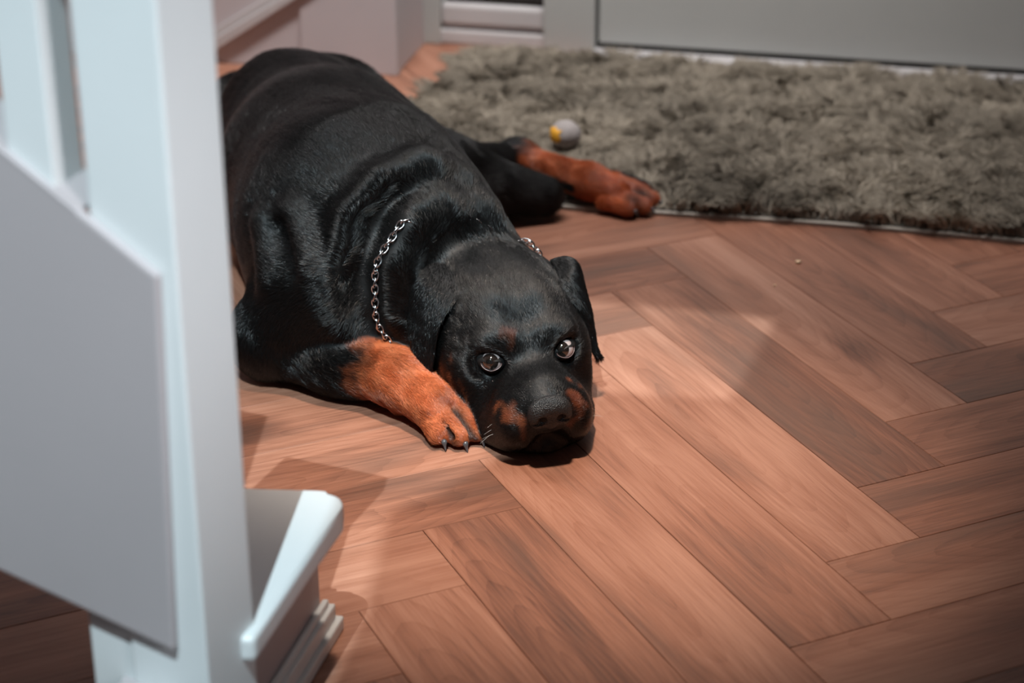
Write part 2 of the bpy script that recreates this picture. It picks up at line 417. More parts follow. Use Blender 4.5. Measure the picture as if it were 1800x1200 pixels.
# head --------------------------------------------------------------
bk = back_dir
ell(H(-.003, -.080, .008), (.076, .086, .068), HM, k=.03, ax=bk)                 # cranium
cap(H(-.03, -.105, .014), H(.024, -.102, .010), .052, .050, .03, ax=bk)
for s in (-1, 1):
    ell(H(s*(.056 if s < 0 else .050), -.048, -.030), (.042, .060, .050), HM, k=.03, ax=bk+s*Rh*.3-Uh*.3)   # cheeks
    ell(H(s*.036, -.012, .022), (.024, .022, .013), HM, k=.024, ax=bk+s*Rh*.4); ell(H(s*.020, -.004, .016), (.014, .016, .012), HM, k=.02, ax=bk)       # brows
    ell(H(s*.034, .060, -.048), (.028, .044, .034), HM, k=.02, ax=bk+s*Rh*.2-Uh*.8)      # flews
    ell(H(s*.044, .045, -.072), (.020, .034, .026), HM, k=.018, ax=bk-Uh)
    cap(H(s*.058, -.02, -.07), H(s*.05, .03, -.075), .028, .022, .025, ax=bk-Uh)
ell(H(0, .035, -.022), (.034, .066, .030), HM, k=.03, ax=bk)                 # bridge
cap(H(0, .07, -.018), H(0, .092, -.022), .026, .022, .02, ax=bk)
ell(H(0, .048, -.082), (.040, .045, .022), HM, k=.02, ax=bk-Uh)              # chin
cap(H(0, -.10, -.03), H(0, .0, -.055), .065, .045, .03, ax=bk)               # jaw mass
cap(H(0, -.01, .054), H(0, -.10, .096), .006, .006, .04, '-')                 # furrow
for s in (-1, 1):
    ell(H(s*.0445, .006, 0), (.0150, .0150, .0125), HM, k=.012, op='-')      # eye sockets
# mouth line
for s in (-1, 1):
    cap(H(s*.006, .103, -.052), H(s*.036, .088, -.086), .0022, .0022, .006, '-')
cap(H(0, .112, -.035), H(0, .106, -.055), .0016, .0016, .005, '-')

# surface nets --------------------------------------------------------
HV = .0032
lo = np.min([p[4] for p in PR if p[6] == '+'], axis=0)-.015; hi = np.max([p[5] for p in PR if p[6] == '+'], axis=0)+.015
lo[2] = -.006; hi[2] += .04
dims = np.ceil((hi-lo)/HV).astype(int)+1
axs = [lo[i]+HV*np.arange(dims[i]) for i in range(3)]
FG = [np.full(dims, .2, np.float32) for _ in range(2)]
for pr in PR:
    Fd = FG[pr[7]]
    mg = pr[2]+.022
    i0 = np.clip(np.floor((pr[4]-mg-lo)/HV).astype(int), 0, dims-1); i1 = np.clip(np.ceil((pr[5]+mg-lo)/HV).astype(int)+1, 1, dims)
    sl_ = tuple(slice(a, b) for a, b in zip(i0, i1))
    X = np.stack(np.meshgrid(*[axs[i][sl_[i]] for i in range(3)], indexing='ij'), -1)
    d = dist(pr, X).astype(np.float32); f = Fd[sl_]
    Fd[sl_] = smin(f, d, pr[2]) if pr[6] == '+' else -smin(-f, d, pr[2])
Fd = smin(FG[0], FG[1], .007); del FG
Z = axs[2][None, None, :]; g_ = (.0015-Z); h = np.maximum(.012-np.abs(Fd-g_), 0)/.012; Fd = (np.maximum(Fd, g_)+h*h*.003).astype(np.float32)
def surface_nets(F):
    ins = F < 0
    nx, ny, nz = F.shape
    c = np.zeros((nx-1, ny-1, nz-1), np.int8)
    for dx in (0, 1):
        for dy in (0, 1):
            for dz in (0, 1): c += ins[dx:nx-1+dx, dy:ny-1+dy, dz:nz-1+dz]
    act = (c > 0) & (c < 8); idx = np.full(act.shape, -1, np.int64); ii = np.argwhere(act); idx[act] = np.arange(len(ii))
    acc = np.zeros((len(ii), 3)); cnt = np.zeros(len(ii))
    cor = [(a, b, d) for a in (0, 1) for b in (0, 1) for d in (0, 1)]
    for a in cor:
        for b in cor:
            if sum(b)-sum(a) == 1 and all(y_ >= x_ for x_, y_ in zip(a, b)):
                fa = F[ii[:, 0]+a[0], ii[:, 1]+a[1], ii[:, 2]+a[2]]; fb = F[ii[:, 0]+b[0], ii[:, 1]+b[1], ii[:, 2]+b[2]]
                mk = (fa < 0) != (fb < 0); t = np.where(mk, fa/(fa-fb+1e-20), 0)
                pt = np.array(a)+t[:, None]*(np.array(b)-np.array(a)); acc[mk] += pt[mk]; cnt[mk] += 1
    V = ii+acc/cnt[:, None]
    faces = []
    for ax in range(3):
        s0 = [slice(None)]*3; s1 = [slice(None)]*3; s0[ax] = slice(0, -1); s1[ax] = slice(1, None)
        A, B = ins[tuple(s0)], ins[tuple(s1)]
        e = np.argwhere(A != B); u, v = (ax+1) % 3, (ax+2) % 3
        ok = (e[:, u] > 0) & (e[:, v] > 0) & (e[:, u] < F.shape[u]-1) & (e[:, v] < F.shape[v]-1); e = e[ok]
        def id_(du, dv):
            q = e.copy(); q[:, u] -= du; q[:, v] -= dv; return idx[q[:, 0], q[:, 1], q[:, 2]]
        quad = np.stack([id_(1, 1), id_(0, 1), id_(0, 0), id_(1, 0)], 1)
        flip = ~A[e[:, 0], e[:, 1], e[:, 2]]; quad[flip] = quad[flip][:, ::-1]
        faces.append(quad)
    return V, np.concatenate(faces)
DV, DF = surface_nets(Fd); DV = DV*HV+lo
print('dog mesh', len(DV), len(DF), 'grid', dims)
def np_mesh(name, V, Fq):
    me = bpy.data.meshes.new(name); k = Fq.shape[1]
    me.vertices.add(len(V)); me.vertices.foreach_set('co', V.astype(np.float32).ravel())
    me.loops.add(Fq.size); me.loops.foreach_set('vertex_index', Fq.astype(np.int32).ravel())
    me.polygons.add(len(Fq)); me.polygons.foreach_set('loop_start', (np.arange(len(Fq))*k).astype(np.int32))
    me.polygons.foreach_set('use_smooth', np.ones(len(Fq), bool)); me.update(calc_edges=True); me.validate(); return me
def vnormals(V, Fq):
    n = np.cross(V[Fq[:, 2]]-V[Fq[:, 0]], V[Fq[:, 3]]-V[Fq[:, 1]]); vn = np.zeros_like(V)
    for i in range(4): np.add.at(vn, Fq[:, i], n)
    return vn/(np.linalg.norm(vn, axis=1, keepdims=True)+1e-12)
DN = vnormals(DV, DF)
if np.mean((DN*(DV-DV.mean(0))).sum(1)) < 0: DF = DF[:, ::-1]; DN = -DN
# flow of the coat: blended primitive axes
flow = np.zeros_like(DV); 
for pr in PR:
    if pr[6] != '+': continue
    d = dist(pr, DV); wt = np.exp(-np.clip(d, -.02, .3)/.012); flow += wt[:, None]*pr[3]
flow -= DN*(flow*DN).sum(1, keepdims=True); flow /= np.linalg.norm(flow, axis=1, keepdims=True)+1e-9

def seg(X, pts, r):
    """soft mask within r of a polyline of (x,y,z) points"""
    m_ = np.full(len(X), 9.)
    for a, b in zip(pts[:-1], pts[1:]):
        a, b = np.array(a), np.array(b); ab_ = b-a; h = np.clip(((X-a)@ab_)/(ab_@ab_), 0, 1)
        m_ = np.minimum(m_, np.linalg.norm(X-a-h[:, None]*ab_, axis=1))
    return np.clip(1-(m_-r)/.018, 0, 1)
def vnoise(X, s, seed=0):
    """cheap smooth noise"""
    r = np.random.default_rng(seed); o = np.zeros(len(X))
    for i in range(6):
        k = r.normal(size=3)*s; o += np.sin(X@k+r.uniform(0, 6.28))
    return o/6**.5*.7
def tan_mask(X):
    nz = vnoise(X, 90, 3)*.012+vnoise(X, 220, 4)*.006
    def s_(d, soft=.012): return np.clip(.5-(d+nz)/soft, 0, 1)
    out = np.zeros(len(X)); dark = np.zeros(len(X))
    # foreleg: tan past mid forearm
    a, b, c = P(600, 640, .056), P(700, 664, .047), P(820, 750, .03)
    ax = nrm3(b-P(478, 606, .062)); t = (X-P(640, 652, .05))@ax
    near = np.clip(.5+(group_dist(X, 0)-group_dist(X, 1))/.004, 0, 1)
    out = np.maximum(out, s_(-(t+.0), .05)*near)
    # hind foot
    ax2 = nrm3(mt-hock); t2 = (X-P(922, 285, .05))@ax2
    near2 = seg(X, [hock, mt, P(1120, 350, .02)], .036)
    k3 = np.linalg.norm(X-P(965, 352, .025), axis=1)
    out = np.maximum(out, s_(-(t2), .03)*(near2 > .3)*(k3 > .045))
    # muzzle sides, cheeks, brows in the head frame
    q = (X-HO)@HM.T
    def blob(c, rad): return (np.linalg.norm((q-np.array(c))/np.array(rad), axis=1)-1)*min(rad)
    for s in (-1, 1):
        out = np.maximum(out, .32*s_(blob((s*.036, .092, -.027), (.009, .016, .013)), .010))
        if s < 0: out = np.maximum(out, .13*s_(blob((s*.026, .012, .028), (.005, .010, .006)), .008))
        if s < 0: out = np.maximum(out, .35*s_(blob((s*.088, -.02, -.042), (.016, .018, .018)), .016))
    return out
def coat_color(X, seed=1):
    t = tan_mask(X)[:, None]; n_ = vnoise(X, 60, 8)[:, None]; n2 = np.clip(vnoise(X, 150, 9)[:, None], -1, 1)
    tanc = np.array([.48, .128, .048])*(1+.25*n_)+np.array([.08, .04, .02])*n2
    blk = np.array([.0034, .0035, .0036])*np.ones_like(t)
    return np.clip(blk*(1-t)+tanc*t, .003, 1), t[:, 0]
Cv, Tv = coat_color(DV)
# shade painted into the coat between the toes; darker just above the floor
def toe_shade(X):
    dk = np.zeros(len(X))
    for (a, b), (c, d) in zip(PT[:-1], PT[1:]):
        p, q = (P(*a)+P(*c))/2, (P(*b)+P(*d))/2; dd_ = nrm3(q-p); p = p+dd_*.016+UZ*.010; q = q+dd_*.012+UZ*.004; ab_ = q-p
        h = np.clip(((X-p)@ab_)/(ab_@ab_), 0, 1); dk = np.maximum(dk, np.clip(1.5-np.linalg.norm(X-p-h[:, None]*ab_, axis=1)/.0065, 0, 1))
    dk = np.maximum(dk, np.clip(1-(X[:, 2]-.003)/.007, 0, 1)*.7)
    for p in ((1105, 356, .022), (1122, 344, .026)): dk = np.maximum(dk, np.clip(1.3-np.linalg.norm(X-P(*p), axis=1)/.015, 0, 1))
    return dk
dk = toe_shade(DV)[:, None]; Cv = Cv*(1-dk*.9)
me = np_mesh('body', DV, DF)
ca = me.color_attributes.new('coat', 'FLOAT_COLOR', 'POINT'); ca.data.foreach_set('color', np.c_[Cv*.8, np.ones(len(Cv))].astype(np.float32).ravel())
mm = N('coat_skin'); at = mm.n('ShaderNodeAttribute', attribute_name='coat').outputs[0]; mm.set(Base_Color=at, Roughness=.5, Specular_IOR_Level=.25)
M_skin = mm.m
dog = empty('dog', tuple(P(700, 600, 0)), 'black and tan dog lying on the wooden floor with its chin down', 'dog')
body = link('body', me, M_skin, dog)

# ------------------------------------------------------------------ collar chain
pts_c = [cast(714, 393), cast(668, 490), cast(690, 590), cast(914, 424)]
Cc = np.mean([pts_c[0], pts_c[3], pts_c[2]], axis=0)-UZ*.05
A_ = np.array(pts_c); cen = A_.mean(0); n_c = np.linalg.svd(A_-cen)[2][2]
Cc = Cc-n_c*((Cc-cen)@n_c)
u_c = nrm3(np.cross(n_c, [0, 0, 1])); v_c = np.cross(n_c, u_c)
loop = []
for a in np.linspace(0, 2*pi, 241)[:-1]:
    d = u_c*cos(a)+v_c*sin(a); lo_t, hi_t = 0, .3
    T = np.linspace(.0, .3, 301); f = group_dist(Cc+T[:, None]*d, 0); k_ = np.argmax(f > 0) if (f > 0).any() else 300
    loop.append(T[k_])
loop = np.array(loop)
for _ in range(14): loop = (np.roll(loop, 1)+loop*2+np.roll(loop, -1))/4
ang = np.linspace(0, 2*pi, 241)[:-1]
path = np.array([Cc+(u_c*cos(a)+v_c*sin(a))*r for a, r in zip(ang, loop)])
# over the nape the chain lies deep in the coat, elsewhere on top of it
_d = path-np.array([0, 0, CAM_H]); _px = 900+FPX*_d[:, 0]/(_d[:, 1]*cos(PITCH)-_d[:, 2]*sin(PITCH))
deep = np.clip((_px-705)/25, 0, 1)*np.clip((920-_px)/12, 0, 1)*(path[:, 2] > Cc[2])
path += (path-Cc)/np.linalg.norm(path-Cc, axis=1, keepdims=True)*(.0058-.0150*deep)[:, None]
path[:, 2] = np.maximum(path[:, 2], .006)
print('collar', [np.round(p, 3) for p in pts_c], 'len', np.linalg.norm(np.diff(path, axis=0), axis=1).sum())
seg_l = np.linalg.norm(np.roll(path, -1, 0)-path, axis=1); cum = np.r_[0, np.cumsum(seg_l)]; tot = cum[-1]; pitch = .0088; nl = int(tot/pitch)
mm = N('chain_steel'); mm.set(Base_Color=(.62, .64, .66, 1), Metallic=1., Roughness=.22); M_steel = mm.m
def link_mesh():
    bm = bmesh.new(); secs = []
    for i in range(20):
        a = 2*pi*i/20; c = np.array([.0066*cos(a), .0044*sin(a), .0012*sin(2*a)]); t = nrm3([-.0066*sin(a), .0044*cos(a), .0024*cos(2*a)])
        nn_ = nrm3(np.cross(t, [0, 0, 1])); bb = np.cross(t, nn_); secs.append([bm.verts.new(c+(nn_*cos(b)+bb*sin(b))*.0011) for b in np.linspace(0, 2*pi, 7)[:-1]])
    for i in range(20):
        A, B = secs[i], secs[(i+1) % 20]
        for j in range(6): bm.faces.new((A[j], A[(j+1) % 6], B[(j+1) % 6], B[j]))
    bmesh.ops.recalc_face_normals(bm, faces=bm.faces); me = bpy.data.meshes.new('chain_link'); bm.to_mesh(me); bm.free()
    for p in me.polygons: p.use_smooth = True
    me.materials.append(M_steel); return me
lm = link_mesh(); collar = empty('chain_collar', tuple(Cc), 'silver metal chain collar worn around the neck of the dog', 'collar')
for i in range(nl):
    s_ = tot*i/nl; j = np.searchsorted(cum, s_, 'right')-1; t = (s_-cum[j])/seg_l[j]; p = path[j]*(1-t)+path[(j+1) % 240]*t
    tg = nrm3(path[(j+1) % 240]-path[j-1]); radial = nrm3(p-Cc-n_c*((p-Cc)@n_c)); bi = np.cross(radial, tg)
    tw = radians(42)*(1 if i % 2 else -1)
    y_ = bi*cos(tw)+radial*sin(tw); z_ = np.cross(tg, y_)
    o = bpy.data.objects.new('chain_link', lm); COL.objects.link(o); o.parent = collar
    o.matrix_parent_inverse = Matrix.Translation(Cc).inverted()
    o.matrix_basis = Matrix(((tg[0], y_[0], z_[0], p[0]), (tg[1], y_[1], z_[1], p[1]), (tg[2], y_[2], z_[2], p[2]), (0, 0, 0, 1)))

# fur ------------------------------------------------------------------
mm = N('coat_hair'); at = mm.n('ShaderNodeAttribute', attribute_name='coat').outputs[0]
mm.set(Base_Color=at, Roughness=.28, Specular_IOR_Level=.50); M_hair = mm.m
def sample_mesh(V, Fq, n, dens=None):
    A = V[Fq[:, 0]]; B = V[Fq[:, 1]]; C_ = V[Fq[:, 2]]; D = V[Fq[:, 3]]
    ar = np.linalg.norm(np.cross(C_-A, D-B), axis=1)/2
    if dens is not None: ar = ar*dens[Fq].mean(1)
    i = RNG.choice(len(Fq), n, p=ar/ar.sum()); u, v = RNG.random(n)[:, None], RNG.random(n)[:, None]
    wts = [(1-u)*(1-v), u*(1-v), u*v, (1-u)*v]; return i, wts
def curves_obj(name, pts, rad, col, mat, parent):
    n, k, _ = pts.shape; hc = bpy.data.hair_curves.new(name); hc.add_curves([k]*n)
    hc.points.foreach_set('position', pts.astype(np.float32).ravel())
    ra = hc.attributes.get('radius') or hc.attributes.new('radius', 'FLOAT', 'POINT'); ra.data.foreach_set('value', rad.astype(np.float32).ravel())
    cc = hc.attributes.new('coat', 'FLOAT_COLOR', 'CURVE'); cc.data.foreach_set('color', np.c_[col, np.ones(n)].astype(np.float32).ravel())
    hc.materials.append(mat); o = bpy.data.objects.new(name, hc); COL.objects.link(o)
    if parent: o.parent = parent; o.matrix_parent_inverse = Matrix.Translation(parent.location).inverted()
    return o
def grow(name, V, Nn, Fl, Fq, n, length, radius, tilt, mat, parent, dens=None, k=5, messy=.17, coatf=None):
    i, wts = sample_mesh(V, Fq, n, dens); q = Fq[i]
    g4 = lambda A: sum(w_*A[q[:, j]] for j, w_ in enumerate(wts))
    p0, nn, fl = g4(V), g4(Nn), g4(Fl); Ln = (g4(length[:, None])[:, 0])*RNG.uniform(.7, 1.25, n)
    nn /= np.linalg.norm(nn, axis=1, keepdims=True); side = np.cross(nn, fl)
    # clumping and swirl from smooth noise
    sw = vnoise(p0, 40, 21)*.3+vnoise(p0, 160, 22)*.22+RNG.normal(size=n)*messy
    d = fl*np.cos(sw)[:, None]+side*np.sin(sw)[:, None]; tl_ = tilt*(1+.35*vnoise(p0, 120, 23)+.3*RNG.normal(size=n)); tl_ = np.clip(tl_, .05, 1.2)
    pts = np.zeros((n, k, 3))
    for j in range(k):
        t = j/(k-1); up = np.sin(tl_)*(t-.45*t*t); al = np.cos(tl_)*t
        pts[:, j] = p0-nn*.0006+d*(Ln*al)[:, None]+nn*(Ln*up)[:, None]
    pts[:, :, 2] = np.maximum(pts[:, :, 2], .0008)
    rr = radius*np.linspace(1, .15, k)[None]*RNG.uniform(.7, 1.2, n)[:, None]
    col, _ = coatf(p0); col = col*RNG.uniform(.75, 1.3, n)[:, None]
    return curves_obj(name, pts, rr, col, mat, parent)
qh = (DV-HO)@HM.T
headm = np.clip((qh[:, 1]+.16)/.06, 0, 1)*(np.abs(qh[:, 0]) < .13)*(qh[:, 2] > -.13)
legm = np.clip(Tv*1.5, 0, 1)
flen = .0135-.0062*headm-.003*legm*(1-headm)
def near_path(X):
    m_ = np.full(len(X), 9.)
    for p in path[deep < .5][::3]: m_ = np.minimum(m_, np.linalg.norm(X-p, axis=1))
    return m_
flen *= np.clip((near_path(DV)-.006)/.022, .22, 1)
muz = np.clip((qh[:, 1]-.0)/.05, 0, 1)*headm; flen -= .0020*muz
camdir = np.array([0, 0, CAM_H])-DV; vis = ((camdir*DN).sum(1)/np.linalg.norm(camdir, axis=1))
dens = np.where(vis > -.15, 1., .05)*(1+1.6*headm+.8*legm)*(DV[:, 2] > .002)
for s in (-1, 1): dens *= (np.linalg.norm(qh-np.array([s*.0445, .010, 0]), axis=1) > .0150)
dens *= (np.linalg.norm((qh-np.array([0, .108, -.02]))/np.array([.024, .02, .02]), axis=1) > 1)
def hair_coat(X):
    c, t = coat_color(X); c = c*(1-toe_shade(X)[:, None]*.9); return c, t
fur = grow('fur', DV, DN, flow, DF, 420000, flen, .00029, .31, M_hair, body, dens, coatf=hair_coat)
fur['kind'] = 'stuff'

# ears -------------------------------------------------------------------
def to_world(pts): return [H(*p) for p in pts]
def ear(s, name='ear'):
    # spine rows: (centre r,f,u ; half width vector r,f,u)
    if s < 0:
        rows = [((.056, -.098, .060), (-.006, .030, -.006)), ((.083, -.100, .058), (-.010, .036, -.008)), ((.104, -.092, .038), (-.012, .036, -.010)),
                ((.113, -.082, .010), (-.012, .031, -.006)), ((.117, -.070, -.022), (-.008, .023, -.004)), ((.117, -.062, -.045), (0, .012, -.002)), ((.115, -.060, -.053), (0, .004, 0))]
    else:
        rows = [((.058, -.086, .050), (-.006, .026, -.006)), ((.076, -.088, .044), (-.010, .032, -.008)), ((.091, -.084, .028), (-.010, .032, -.010)),
                ((.096, -.072, .002), (-.010, .028, -.006)), ((.098, -.060, -.030), (-.006, .020, -.004)), ((.103, -.052, -.052), (0, .011, -.002)), ((.106, -.050, -.064), (0, .004, 0))]
    rows = [(np.array(a)*[s, 1, 1], np.array(b)*[s, 1, 1]) for a, b in rows]
    # resample rows smoothly
    R_ = np.array([np.r_[a, b] for a, b in rows]); tt = np.linspace(0, len(rows)-1, 30)
    def cr(i_, t):
        g = lambda j: R_[min(max(j, 0), len(R_)-1)]; p0, p1, p2, p3 = g(i_-1), g(i_), g(i_+1), g(i_+2)
        return .5*((2*p1)+(-p0+p2)*t+(2*p0-5*p1+4*p2-p3)*t*t+(-p0+3*p1-3*p2+p3)*t**3)
    V, nU = [], 17
    for layer in (0, 1):
        for t in tt:
            i_ = min(int(t), len(rows)-2); r_ = cr(i_, t-i_)
            for u in np.linspace(-1, 1, nU):
                c = r_[:3]+r_[3:]*u
                bul = (.0060*(1-u*u)+.0015*sin(t*2.2+u*2))*(1 if layer == 0 else .2)-(.0022*(1-u**4)+.0006 if layer else 0)
                c = c+np.array([s*bul, 0, bul*.3]); V.append(H(*c))
    V = np.array(V); nT = len(tt); F_ = []
    idx = lambda l, i_, j: l*nT*nU+i_*nU+j
    for i_ in range(nT-1):
        for j in range(nU-1):
            q_ = [idx(0, i_, j), idx(0, i_+1, j), idx(0, i_+1, j+1), idx(0, i_, j+1)]; F_.append(q_ if s > 0 else q_[::-1])
            q_ = [idx(1, i_, j), idx(1, i_, j+1), idx(1, i_+1, j+1), idx(1, i_+1, j)]; F_.append(q_ if s > 0 else q_[::-1])
    bd = [(i_, 0) for i_ in range(nT)]+[(nT-1, j) for j in range(1, nU)]+[(i_, nU-1) for i_ in range(nT-2, -1, -1)]+[(0, j) for j in range(nU-2, 0, -1)]
    for a, b in zip(bd, bd[1:]+bd[:1]):
        q_ = [idx(0, *a), idx(1, *a), idx(1, *b), idx(0, *b)]; F_.append(q_ if s < 0 else q_[::-1])
    F_ = np.array(F_); me = np_mesh(name, V, F_)
    c = np.tile([.0045, .0045, .0048, 1.], (len(V), 1)); a_ = me.color_attributes.new('coat', 'FLOAT_COLOR', 'POINT'); a_.data.foreach_set('color', c.astype(np.float32).ravel())
    o = link(name, me, M_skin, dog)
    vn = vnormals(V, F_); ext = np.sign(np.mean((vn[:nT*nU]@Rh))*s); vn = vn*ext
    dn = np.tile(nrm3(-Uh+.15*Fh), (len(V), 1)); dn -= vn*(dn*vn).sum(1, keepdims=True); dn /= np.linalg.norm(dn, axis=1, keepdims=True)+1e-9
    f = grow('ear_fur', V, vn, dn, F_, 11000, np.full(len(V), .0070), .00028, .33, M_hair, o, None, coatf=lambda X: (np.tile([.0034, .0035, .0036], (len(X), 1)), None))
    f['kind'] = 'stuff'
    return o
ear(-1); ear(1)

# eyes ---------------------------------------------------------------------
mm = N('dog_eye'); tco = mm.n('ShaderNodeTexCoord').outputs['Object']; sx_ = mm.n('ShaderNodeSeparateXYZ', inp={0: tco})
rad_ = mm.math('SQRT', mm.math('ADD', mm.math('MULTIPLY', sx_.outputs[0], sx_.outputs[0]), mm.math('MULTIPLY', sx_.outputs[1], sx_.outputs[1])))
frnt = mm.math('GREATER_THAN', sx_.outputs[2], 0.)
colr = mm.ramp(mm.math('MULTIPLY', rad_, 60.), [(0., (.004, .004, .004)), (.24, (.006, .005, .004)), (.28, (.014, .009, .007)), (.54, (.011, .008, .007)), (.60, (.008, .006, .005)), (.64, (.45, .37, .36))])
mm.set(Base_Color=colr, Roughness=.04, Specular_IOR_Level=.9, Coat_Weight=1., Coat_Roughness=.02); M_eye = mm.m
mm = N('lid_rim'); mm.set(Base_Color=(.15, .10, .095, 1), Roughness=.22); M_rim = mm.m
mm = N('eyelid_skin'); mm.set(Base_Color=(.006, .0055, .0055, 1), Roughness=.6); M_lid = mm.m
mm = N('nose_leather'); tco = mm.n('ShaderNodeTexCoord').outputs['Object']; vo = mm.n('ShaderNodeTexVoronoi', inp={'Vector': tco, 'Scale': 700.}).outputs[0]
mm.set(Base_Color=(.013, .0125, .013, 1), Roughness=.45, Specular_IOR_Level=.5).bump(vo, .9, .0010); M_nose = mm.m
mm = N('claw_horn'); mm.set(Base_Color=(.07, .07, .075, 1), Roughness=.22); M_claw = mm.m
def eye(s, label=None):
    c = H(s*.0445, .0045, .0)
    look = nrm3(nrm3(np.array([0, 0, CAM_H])-c)*.8+Fh*.20-Rh*.30+Uh*.06)
    bm = bmesh.new(); bmesh.ops.create_uvsphere(bm, u_segments=32, v_segments=20, radius=.0135)
    for v in bm.verts:      # corneal bulge
        r = sqrt(v.co.x**2+v.co.y**2)
        if v.co.z > 0 and r < .009: v.co.z += .0012*(1-(r/.009)**2)
    o = bm_link('eye', bm, M_eye, None, smooth=True)
    R = Vector(look).to_track_quat('Z', 'Y').to_matrix().to_4x4(); o.matrix_world = Matrix.Translation(c)@R
    o.parent = dog; o.matrix_parent_inverse = Matrix.Translation(dog.location).inverted()
    # lids: annulus from an almond opening on the eyeball out to the skin
    out = nrm3(Fh*.90+Rh*s*.30+Uh*.18); rt = nrm3(Rh-out*(Rh@out)); up = np.cross(rt, out); up = up if up@Uh > 0 else -up
    tl = .06*s; rt2 = rt*cos(tl)+up*sin(tl); up2 = up*cos(tl)-rt*sin(tl)
    n_ = 48; rings = 7; V = []
    for k_ in range(rings):
        t = k_/(rings-1)
        for i in range(n_):
            a = 2*pi*i/n_; ca_, sa_ = cos(a), sin(a)
            x = .0125*np.sign(ca_)*abs(ca_)**.9; y = (.0060 if sa_ > 0 else .0078)*sa_*(1-.2*abs(ca_))
            X2, Y2 = x*(1+t*.60), y*(1+t*1.3)
            rr = sqrt(x*x+y*y); z0 = sqrt(max(.0143**2-rr*rr, 0))
            z = z0*(1-t)**1.0+(-.001)*t+.0009*sin(pi*min(t*1.6, 1))
            V.append(c+rt2*X2+up2*Y2+out*z)
    F_ = [(k_*n_+i, k_*n_+(i+1) % n_, (k_+1)*n_+(i+1) % n_, (k_+1)*n_+i) for k_ in range(rings-1) for i in range(n_)]
    lid = pydata('eyelid', V, F_, M_lid, dog, True)
    # moist rim along the lower lid
    cu = bmesh.new(); prev = None; secs = []
    idxs = [i for i in range(n_) if sin(2*pi*i/n_) < .25]; idxs = sorted(idxs, key=lambda i: (i-n_//2) % n_ if False else ((i+n_//4) % n_ if False else i))
    idxs = list(range(n_//2-2, n_+3))
    for i in idxs:
        p = np.array(V[i % n_])+out*.0002; rs = []
        for b in range(6):
            an = 2*pi*b/6; rdir = nrm3(p-c-out*((p-c)@out)); rs.append(cu.verts.new(p+(rdir*cos(an)+out*sin(an))*.0006))
        secs.append(rs)
    for a, b in zip(secs, secs[1:]):
        for j in range(6): cu.faces.new((a[j], a[(j+1) % 6], b[(j+1) % 6], b[j]))
    bm_link('lid_rim', cu, M_rim, lid, smooth=True)
eye(-1); eye(1)

# nose pad -------------------------------------------------------------------
def small_sdf(name, prims, vox, mat, parent):
    global PR
    keep = PR; PR = []; prims(); L_ = PR; PR = keep
    lo_ = np.min([p[4] for p in L_ if p[6] == '+'], axis=0)-.004; hi_ = np.max([p[5] for p in L_ if p[6] == '+'], axis=0)+.004
    dm = np.ceil((hi_-lo_)/vox).astype(int)+1; X = np.stack(np.meshgrid(*[lo_[i]+vox*np.arange(dm[i]) for i in range(3)], indexing='ij'), -1)
    f = np.full(dm, .2)
    for pr in L_:
        d = dist(pr, X); f = smin(f, d, pr[2]) if pr[6] == '+' else -smin(-f, d, pr[2])
    V, Fq = surface_nets(f); V = V*vox+lo_; n_ = vnormals(V, Fq)
    if np.mean((n_*(V-V.mean(0))).sum(1)) < 0: Fq = Fq[:, ::-1]
    return link(name, np_mesh(name, V, Fq), mat, parent)
def nose_prims():
    ell(H(0, .103, -.010), (.024, .014, .014), HM, k=.006)
    for s in (-1, 1):
        ell(H(s*.0145, .104, -.021), (.0125, .013, .0145), HM, k=.007)
    ell(H(0, .106, -.026), (.010, .010, .012), HM, k=.006)
    for s in (-1, 1):
        ell(H(s*.0115, .118, -.0195), (.0056, .008, .0050), HM, k=.003, op='-')
        cap(H(s*.015, .117, -.022), H(s*.024, .109, -.027), .0020, .0014, .003, '-')
    cap(H(0, .1175, -.016), H(0, .116, -.036), .0009, .0009, .002, '-')
small_sdf('nose', nose_prims, .0009, M_nose, dog)
# claws ------------------------------------------------------------------------
def claw(a, b, r, droop=.008):
    a, b = np.array(a), np.array(b); d = nrm3(b-a)
    def pr():
        mid = a+d*.006+UZ*.001; tip = a+d*.0105-UZ*droop*.8
        cap(a, mid, r, r*.85, .003); cap(mid, tip, r*.85, r*.25, .003)
    return small_sdf('claw', pr, .0008, M_claw, dog)
for a, b in PT:
    A_, B_ = P(*a), P(*b); d = nrm3(B_-A_); claw(B_+d*.0105+UZ*.002, B_+d*.03, .0034)
for a, b in FT:
    A_, B_ = P(*a), P(*b); d = nrm3(B_-A_); claw(B_+d*.012+UZ*.000, B_+d*.03, .0032)
# whiskers
wp = []
for s in (-1, 1):
    for i in range(4):
        r0 = H(s*(.046+.003*i % .01), .06+.006*(i % 3), -.045-.006*(i % 4)); d = nrm3(Rh*s*.9+Fh*random.uniform(-.1, .4)+Uh*random.uniform(-.25, .15)); 
        wp.append([r0+d*.024*t-UZ*.004*t*t for t in np.linspace(0, 1, 5)])
wp = np.array(wp); wp[:, :, 2] = np.maximum(wp[:, :, 2], .001)
wk = curves_obj('whiskers', wp, np.tile(np.linspace(.00022, .00006, 5), (len(wp), 1)), np.tile([.5, .45, .4], (len(wp), 1)), M_hair, dog); wk['kind'] = 'stuff'

